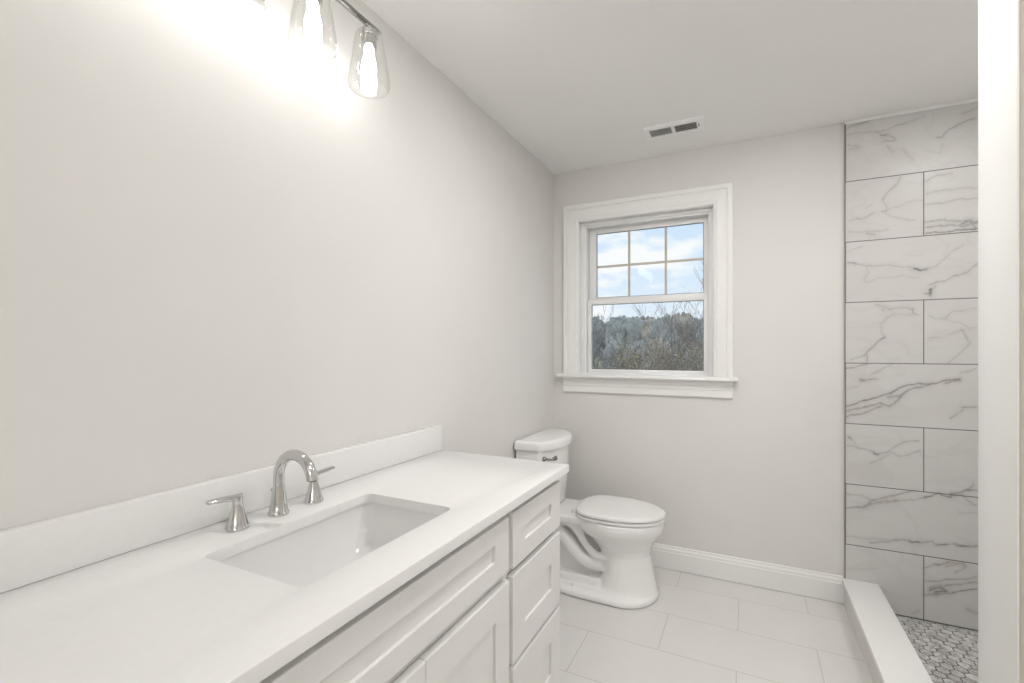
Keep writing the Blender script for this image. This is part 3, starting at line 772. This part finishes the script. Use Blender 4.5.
# inner web, foot and the S of the trapway on both sides
loft(bm, [rrect(0.10, 0.50, TY-0.060, TY+0.060, 0.03, 0.0), rrect(0.10, 0.50, TY-0.058, TY+0.058, 0.03, 0.34)])
loft(bm, [egg(0.10, 0.728, 0.195, 0.0, 0.90, xm=0.545, pw=4), egg(0.10, 0.728, 0.195, 0.016, 0.90, xm=0.545, pw=4), egg(0.105, 0.724, 0.190, 0.027, 0.90, xm=0.545, pw=4), egg(0.12, 0.70, 0.165, 0.038, 0.90, xm=0.54, pw=4)])
loft(bm, [rrect(0.12, 0.46, TY-0.118, TY+0.118, 0.03, 0.03), rrect(0.12, 0.46, TY-0.112, TY+0.112, 0.03, 0.070), rrect(0.13, 0.45, TY-0.100, TY+0.100, 0.03, 0.080)])
for s in (-1, 1):
    yv = TY+s*0.082
    tube(bm, spline([(0.12, yv, 0.10), (0.125, yv, 0.20), (0.155, yv, 0.275), (0.20, yv, 0.292), (0.25, yv, 0.262), (0.31, yv, 0.200), (0.37, yv, 0.160), (0.47, yv-s*0.01, 0.148)], 6), 0.039, 14)
    tube(bm, spline([(0.22, TY+s*0.115, 0.365), (0.29, TY+s*0.113, 0.352), (0.335, TY+s*0.105, 0.300), (0.375, TY+s*0.10, 0.240), (0.42, TY+s*0.098, 0.205), (0.48, TY+s*0.09, 0.190)], 6), 0.021, 12)
bowl = finish('bowl', bm, M_porc, to, 0)
rm = bowl.modifiers.new('union', 'REMESH'); rm.mode = 'VOXEL'; rm.voxel_size = 0.005; rm.use_smooth_shade = True
bowl.location.z += 0.003
sm = bowl.modifiers.new('soften', 'SMOOTH'); sm.factor = 0.5; sm.iterations = 5
for s in (-1, 1):
    bm = NB(); lathe(bm, (0.315, TY+s*0.143, 0.036), [(0.011, -0.004), (0.0115, 0.004), (0.0105, 0.012), (0.006, 0.016)], 16); finish('bolt_cap', bm, M_seat, to)
# tank (bow front) and lid
def bow(x0, xf, hw, z, side=0.80, n=36):
    """D-shaped plan: straight back at x0, sides to x0+side*(depth), bowed front"""
    d = xf-x0; out = []
    xs_ = x0+d*0.58
    r = 0.014
    out += [(x0, TY+hw, z)][:0]
    for k in range(5):
        a = PI - PI/2*k/4
        out.append((x0+r+r*math.cos(a), TY+hw-r+r*math.sin(a), z))
    for k in range(n+1):
        t = k/n; y = hw*math.cos(PI*t)
        u = abs(y/hw)
        x = x0+d*(1-0.36*u**2.4) if u < 0.93 else None
        if x is None:
            xe = x0+d*(1-0.36*0.93**2.4)
            q = (u-0.93)/0.07
            x = xe - d*0.12*(1-math.sqrt(max(0, 1-q*q))) - d*0.03*q
        out.append((x, TY+y, z))
    for k in range(5):
        a = -PI/2 - PI/2*k/4
        out.append((x0+r+r*math.cos(a), TY-hw+r+r*math.sin(a), z))
    return out
bm = NB()
loft(bm, [bow(0.030, 0.160, 0.172, 0.400), bow(0.022, 0.186, 0.202, 0.412), bow(0.018, 0.196, 0.212, 0.43), bow(0.015, 0.204, 0.221, 0.55), bow(0.013, 0.212, 0.228, 0.70), bow(0.013, 0.214, 0.230, 0.744)])
finish('tank', bm, M_porc, to, 50)
bm = NB()
loft(bm, [bow(0.012, 0.218, 0.232, 0.7455), bow(0.008, 0.228, 0.241, 0.748), bow(0.008, 0.230, 0.243, 0.754), bow(0.008, 0.230, 0.243, 0.780), bow(0.010, 0.227, 0.241, 0.789), bow(0.014, 0.221, 0.235, 0.794), bow(0.03, 0.20, 0.215, 0.7965)])
finish('tank_lid', bm, M_porc, to, 50)
bm = NB()
lathe(bm, (0, 0, 0), [(0.014, 0), (0.0145, 0.004), (0.012, 0.010), (0.008, 0.013)], 20)
bmesh.ops.rotate(bm, verts=bm.verts[:], cent=(0, 0, 0), matrix=Matrix.Rotation(PI/2, 3, 'Y'))
bmesh.ops.translate(bm, verts=bm.verts[:], vec=(0.163, TY-0.192, 0.702))
pts = spline([(0.172, TY-0.192, 0.702), (0.190, TY-0.190, 0.702), (0.204, TY-0.182, 0.703), (0.213, TY-0.168, 0.704), (0.217, TY-0.150, 0.705)], 5)
n_ = len(pts)
tube(bm, pts, [(0.0065+0.0045*max(0, k/(n_-1)-0.45)/0.55, 0.0065+0.0075*max(0, k/(n_-1)-0.45)/0.55) for k in range(n_)], 14)
finish('flush_lever', bm, M_dchrome, to, 50)
# seat ring and lid
def seat_ring(z, ins): return egg(0.302+ins, 0.764-ins, 0.191-ins, z, 0.70, 48, xm=0.50, pw=4.5)
bm = NB()
hole_ = lambda z, i: [(p[0], p[1], z) for p in egg(0.40-i, 0.70+i, 0.115+i, z, 0.8, 48, xm=0.53)]
loft(bm, [seat_ring(0.4055, 0.012), seat_ring(0.4065, 0.002), seat_ring(0.412, 0.0), seat_ring(0.4175, 0.001), seat_ring(0.4195, 0.006), hole_(0.4195, 0.004), hole_(0.413, 0.0), hole_(0.4055, 0.002)], False, False)
lst = list(bm.verts); n_ = 48
for k in range(n_):
    j = (k+1) % n_; bm.faces.new((lst[-n_+k], lst[-n_+j], lst[j], lst[k]))
finish('seat', bm, M_seat, to, 50)
bm = NB()
loft(bm, [seat_ring(0.4255, 0.012), seat_ring(0.4265, 0.003), seat_ring(0.432, 0.002), seat_ring(0.439, 0.003), seat_ring(0.443, 0.008), seat_ring(0.4448, 0.025), seat_ring(0.4465, 0.08), seat_ring(0.447, 0.14)])
finish('seat_lid', bm, M_seat, to, 50)
for s in (-1, 1):
    bm = NB(); box(bm, 0.284, 0.330, TY+s*0.075-0.018, TY+s*0.075+0.018, 0.400, 0.428, 0.006, 3); finish('hinge', bm, M_seat, to)

# ================================================================ CEILING VENT
vt = thing('ceiling_vent', (0.80, 2.575, CEIL), 'white two-bank air register in the ceiling above the window', 'vent')
VX0, VX1, VY0, VY1 = 0.654, 0.944, 2.505, 2.645
bm = NB(); zt = CEIL-0.0005
banks = ((0.676, 0.786), (0.802, 0.909)); by0, by1 = 2.537, 2.617
for q in ((VX0, banks[0][0], VY0, VY1), (banks[0][1], banks[1][0], by0, by1), (banks[1][1], VX1, VY0, VY1), (banks[0][0], banks[1][1], VY0, by0), (banks[0][0], banks[1][1], by1, VY1)):
    box(bm, q[0], q[1], q[2], q[3], CEIL-0.009, zt)
ring_o = [(VX0, VY0), (VX1, VY0), (VX1, VY1), (VX0, VY1)]
box(bm, VX0-0.004, VX1+0.004, VY0-0.004, VY1+0.004, CEIL-0.0025, zt)
vf = finish('vent_frame', bm, M_ventwhite, vt)
for k, (x0_, x1_) in enumerate(banks):
    bm = NB(); box(bm, x0_, x1_, by0, by1, CEIL-0.0034, CEIL-0.0030, mi=1)
    n = 15
    for i in range(n):
        x = x0_+(i+0.5)*(x1_-x0_)/n
        d = -0.0016 if k else 0.0016
        vs = [bm.verts.new(p) for p in ((x-d-0.0007, by0, CEIL-0.0086), (x-d+0.0007, by0, CEIL-0.0086), (x+d+0.0007, by0, CEIL-0.0032), (x+d-0.0007, by0, CEIL-0.0032))]
        ve = [bm.verts.new((v.co.x, by1, v.co.z)) for v in vs]
        for a in range(4):
            c = (a+1) % 4; bm.faces.new((vs[a], vs[c], ve[c], ve[a]))
        bm.faces.new(vs[::-1]); bm.faces.new(ve)
    for yy in (by0+0.02, by0+0.04, by0+0.06): box(bm, x0_, x1_, yy-0.0008, yy+0.0008, CEIL-0.0062, CEIL-0.0035)
    finish('louver_bank', bm, [M_louver, M_dark], vt)
bm = NB(); box(bm, 0.915, 0.921, 2.558, 2.585, CEIL-0.014, CEIL-0.009, 0.001); finish('damper_lever', bm, M_louver, vt)

# ================================================================ VANITY LIGHT (four glass shades on a bar)
LX, LZ, LY, LS = 0.14, 2.246, 1.061, 0.201
LC = LY-1.5*LS
vl = thing('vanity_light', (0.0, LC, LZ), 'chrome bar vanity light with clear glass shades high above the sink', 'light fixture')
bm = NB(); box(bm, 0.001, 0.022, LC-0.06, LC+0.06, LZ-0.06, LZ+0.06, 0.004); finish('backplate', bm, M_chrome, vl)
bm = NB(); tube(bm, [(0.02, LC, LZ), (LX, LC, LZ)], 0.008, 14)
box(bm, LX-0.0065, LX+0.0065, LC-0.342, LC+0.342, LZ-0.0065, LZ+0.0065, 0.002); finish('bar', bm, M_dchrome, vl)
for ye in (LC-0.342, LC+0.342):
    bm = NB(); lathe(bm, (LX, ye, LZ-0.008), [(0.0075, 0), (0.009, 0.002), (0.009, 0.012), (0.0075, 0.014)], 16); finish('end_cap', bm, M_chrome, vl)
first = None
for k in range(4):
    y = LY
    if first is None:
        bm = NB()
        lathe(bm, (LX, y, LZ-0.068), [(0.019, 0.0), (0.0225, 0.002), (0.0225, 0.030), (0.027, 0.032), (0.027, 0.044), (0.016, 0.050), (0.009, 0.056), (0.009, 0.062)], 24)
        so = finish('socket', bm, M_chrome, vl, 40)
        bm = NB()
        prof = [(0.0268, -0.0235), (0.033, -0.025), (0.0385, -0.032), (0.0425, -0.050), (0.0480, -0.085), (0.0550, -0.130), (0.0605, -0.165), (0.0612, -0.176), (0.0590, -0.185), (0.0540, -0.191)]
        out_ = [circle((LX, y, LZ+z), r, 'z', 40) for r, z in prof]
        inn_ = [circle((LX, y, LZ+z), r-0.0026, 'z', 40) for r, z in prof[::-1]]
        loft(bm, out_+inn_, False, False)
        vsx = list(bm.verts)
        for i in range(40):
            j = (i+1) % 40; bm.faces.new((vsx[-40+i], vsx[-40+j], vsx[j], vsx[i]))
        finish('glass_shade', bm, M_glass, so, 60)
        bm = NB()
        lathe(bm, (LX, y, LZ-0.070), [(0.013, 0.004), (0.0135, -0.012), (0.0155, -0.024), (0.0195, -0.040), (0.0215, -0.054), (0.0215, -0.070), (0.0185, -0.084), (0.011, -0.094), (0.003, -0.097)], 24)
        finish('bulb', bm, M_bulb, so, 60)
        first = so
    else:
        c = copy_tree(first, vl); c.location.y = first.location.y-LS*k

# recessed lights: the shower's own, and an unseen one added as fill
def downlight(loc, m, label):
    r = thing('shower_or_fill_light', loc, label, 'light')
    bm = NB(); x, y, z = loc
    loft(bm, [circle((x, y, z), 0.095, 'z', 40), circle((x, y, z-0.004), 0.093, 'z', 40), circle((x, y, z-0.005), 0.078, 'z', 40), circle((x, y, z-0.0005), 0.074, 'z', 40)], True, True)
    finish('trim_ring', bm, M_trim, r)
    bm = NB(); loft(bm, [circle((x, y, z-0.002), 0.072, 'z', 40), circle((x, y, z-0.0045), 0.070, 'z', 40)]); finish('lens', bm, m, r)
downlight((2.155, 1.93, CEIL), M_lens, 'round white recessed light in the ceiling over the shower')
# flush dome added near the entry as fill light, out of view
dm = thing('fill_dome_light', (1.75, 0.15, CEIL), 'unseen round white dome added as fill light on the ceiling near the entry', 'light')
bm = NB(); lathe(bm, (1.75, 0.15, CEIL), [(0.16, -0.0005), (0.17, -0.004), (0.17, -0.022), (0.158, -0.026)], 40); finish('dome_base', bm, M_trim, dm)
bm = NB(); lathe(bm, (1.75, 0.15, CEIL), [(0.156, -0.0255), (0.158, -0.04), (0.145, -0.075), (0.11, -0.105), (0.06, -0.12), (0.01, -0.124)], 40); finish('dome_glass', bm, M_lens2, dm)
# unseen globes added on the far hall wall for frontal fill light
for sx, lab in ((0.75, 'unseen white globe added as fill light on the hall wall, left of the pair'), (1.85, 'unseen white globe added as fill light on the hall wall, right of the pair')):
    gl = thing('fill_wall_lamp', (sx, HY0, 1.85), lab, 'lamp')
    bm = NB(); tube(bm, [(sx, HY0+0.0005, 1.85), (sx, HY0+0.02, 1.85)], 0.06, 28); tube(bm, [(sx, HY0+0.02, 1.85), (sx, HY0+0.09, 1.85)], 0.012, 12); finish('bracket', bm, M_chrome, gl)
    bm = NB(); lathe(bm, (sx, HY0+0.20, 1.85), [(0.115*math.sin(PI*k/14), -0.115*math.cos(PI*k/14)) for k in range(1, 14)], 28); finish('globe', bm, M_lens4, gl)

downlight((1.08, 1.55, CEIL), M_lens3, 'unseen round downlight added as fill light in the ceiling in front of the vanity')

# ================================================================ OUTSIDE THE WINDOW
GZ = -2.9
M_ground = mat('dry_meadow', (0.20, 0.19, 0.12), 0.95, noise_amt=0.35, noise_scale=0.8)
M_bark = mat('grey_bark', (0.27, 0.245, 0.225), 0.9, noise_amt=0.25, noise_scale=12)
M_bark2 = mat('reddish_twigs', (0.33, 0.255, 0.22), 0.9, noise_amt=0.25, noise_scale=12)
M_leafy = mat('ochre_leaves', (0.54, 0.44, 0.28), 0.8, noise_amt=0.35, noise_scale=3)
M_leafg = mat('faded_grey_leaves', (0.42, 0.375, 0.32), 0.85, noise_amt=0.35, noise_scale=3)
M_wood = mat('haze_tinted_grey_woods', (0.47, 0.46, 0.41), 0.95, noise_amt=0.35, noise_scale=1.1)  # distance haze mixed into the tree colour
M_wood2 = mat('haze_tinted_brown_woods', (0.54, 0.475, 0.38), 0.95, noise_amt=0.3, noise_scale=1.1)  # brown trees, likewise paled in the colour for haze
b = NB(); box(b, -120, 90, D+WT+0.3, 160, GZ-0.3, GZ); structure('ground', b, M_ground)

def crown(bm, c, r, h, rnd, mi, sub=4):
    n0 = len(bm.verts)
    ret = bmesh.ops.create_icosphere(bm, subdivisions=sub, radius=1.0)
    off = Vector((rnd.uniform(0, 50), rnd.uniform(0, 50), rnd.uniform(0, 50)))
    for v in ret['verts']:
        d = v.co.normalized()
        k = 1 + 0.26*noise.noise(d*2.2+off) + 0.18*noise.noise(d*6+off) + 0.20*noise.noise(d*14+off)
        v.co = Vector((c[0]+d.x*r*k, c[1]+d.y*r*k, c[2]+d.z*h*k))
    for f in {f for v in ret['verts'] for f in v.link_faces}: f.material_index = mi
rnd = random.Random(11)
bm = NB()
# skyline heights (angle above eye level) along the far hillside, seen from the window
sky_pts = [(-50, 0.03), (-34, 0.03), (-28, 0.040), (-17.5, 0.052), (-15.2, 0.065), (-13.0, 0.068), (-11.0, 0.067), (-9.4, 0.062), (-7.5, 0.066), (-5.6, 0.072), (-4.0, 0.062), (-2.2, 0.056), (0.5, 0.05), (6, 0.05), (20, 0.045), (40, 0.04)]
def sky_at(x):
    for (a, ha), (c, hc_) in zip(sky_pts[:-1], sky_pts[1:]):
        if a <= x <= c: return ha+(hc_-ha)*(x-a)/(c-a)
    return 0.03
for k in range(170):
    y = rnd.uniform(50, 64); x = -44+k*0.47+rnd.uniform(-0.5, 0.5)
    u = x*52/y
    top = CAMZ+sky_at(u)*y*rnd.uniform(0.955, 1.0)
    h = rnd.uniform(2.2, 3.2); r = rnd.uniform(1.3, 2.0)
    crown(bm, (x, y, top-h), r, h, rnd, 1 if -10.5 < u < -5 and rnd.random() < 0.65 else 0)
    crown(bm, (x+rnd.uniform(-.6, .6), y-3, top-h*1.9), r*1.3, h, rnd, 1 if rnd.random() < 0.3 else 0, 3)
hill = [(-60, 66), (60, 66)]
for v0 in (0,):
    ys = [46, 52, 60, 68]; zs_ = [GZ, GZ+0.9, GZ+3.2, GZ+4.2]
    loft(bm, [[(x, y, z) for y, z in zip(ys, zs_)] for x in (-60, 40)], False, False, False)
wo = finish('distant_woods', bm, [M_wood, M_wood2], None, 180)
tag(wo, 'hazy wooded hillside seen through the lower window pane', 'trees', kind='stuff')

def branchy(name, x, y, height, spread, seed, label, leaves=0, leaf_mat=None, bark=None, stems=7, depth=3, zlo=0.3, leaf_size=0.05):
    r = random.Random(seed)
    bm = NB(); tips = []
    def grow(p, d, L, rad, lev):
        pts = [p]; q = Vector(p); dd = Vector(d)
        seg = 4
        for i in range(seg):
            dd = (dd+Vector((r.uniform(-.16, .16), r.uniform(-.16, .16), r.uniform(-.04, .10)))).normalized()
            q = q+dd*(L/seg); pts.append(q.copy())
        rr = [max(0.0028+0.00012*y, rad*(1-0.7*i/seg)) for i in range(seg+1)]
        tube(bm, pts, rr, 4 if lev else 6, True)
        tips.extend(pts[2:])
        if lev < depth:
            for k in range(r.choice((3, 4, 5))):
                i = r.choice((1, 2, 3, 4)); a = r.uniform(0, 2*PI)
                side = Vector((math.cos(a), math.sin(a), r.uniform(0.1, 0.7)))
                grow(pts[i], (dd*0.9+side*0.65).normalized(), L*r.uniform(0.42, 0.62), rr[i]*0.6, lev+1)
    for s in range(stems):
        a = r.uniform(0, 2*PI); o = r.uniform(0, spread*0.35)
        d = Vector((math.cos(a)*spread*0.16, math.sin(a)*spread*0.16, 1.0)).normalized()
        grow(Vector((x+math.cos(a)*o, y+math.sin(a)*o, GZ)), d, height*r.uniform(0.65, 0.85), 0.022+0.0006*y, 0)
    t = thing(name, (x, y, GZ), label, 'tree' if 'tree' in name else 'bush')
    finish('branches', bm, bark or M_bark, t, 0)
    if leaves:
        bm = NB()
        cand = [q for q in tips if q.z > zlo]
        for k in range(leaves):
            q = r.choice(cand)+Vector((r.gauss(0, .10), r.gauss(0, .10), r.gauss(0, .10)))
            u = Vector((r.uniform(-1, 1), r.uniform(-1, 1), r.uniform(-1, 1))).normalized(); w = u.orthogonal().normalized()
            s = leaf_size*r.uniform(0.5, 1.2)
            vs = [bm.verts.new(q+u*s), bm.verts.new(q+w*s*0.6), bm.verts.new(q-u*s), bm.verts.new(q-w*s*0.6)]
            bm.faces.new(vs)
        finish('leaves', bm, leaf_mat, t, 0)
    return t
branchy('shrub', -1.05, 8.4, 3.25, 1.7, 8, 'low grey-brown brush nearest the glass along the bottom of the window view', 1500, M_leafg, None, 10, 3, -0.3, 0.022)
branchy('bare_tree', -1.55, 11.1, 4.5, 1.5, 21, 'bare grey tree whose forked branches cross the middle of the lower window pane', 250, M_leafg, None, 4, 3, -0.5, 0.02)
branchy('shrub', 0.35, 14.3, 3.5, 1.4, 10, 'low brush with yellowed leaves at the lower right corner of the window view', 1500, M_leafy, M_bark2, 9, 3, -0.3, 0.03)
branchy('bare_tree', -0.45, 18.0, 4.7, 1.4, 35, 'bare thin-branched tree fanning up at the right side of the lower pane', 250, M_leafg, M_bark2, 6, 3, -0.5, 0.03)
branchy('shrub', -2.75, 20.6, 3.9, 1.9, 5, 'ochre-leaved shrub in the middle of the lower window pane', 4200, M_leafy, None, 10, 3, -0.3, 0.045)
branchy('shrub', -1.0, 24.8, 4.2, 1.7, 9, 'reddish-brown twiggy shrub right of the ochre shrub outside the window', 2600, M_leafg, M_bark2, 11, 3, -0.3, 0.04)
branchy('bare_tree', -6.6, 24.5, 4.9, 1.4, 57, 'bare twiggy tree rising at the left side of the lower pane', 600, M_leafg, None, 7, 3, -0.5, 0.04)
branchy('shrub', -6.6, 32.0, 4.2, 2.6, 6, 'grey leafless thicket at the lower left of the window view', 3200, M_leafg, None, 13, 3, -0.3, 0.05)
branchy('shrub', -0.4, 32.0, 4.3, 2.4, 14, 'grey leafless thicket at the far right of the window view, behind the reddish shrub', 2800, M_leafg, None, 12, 3, -0.3, 0.05)
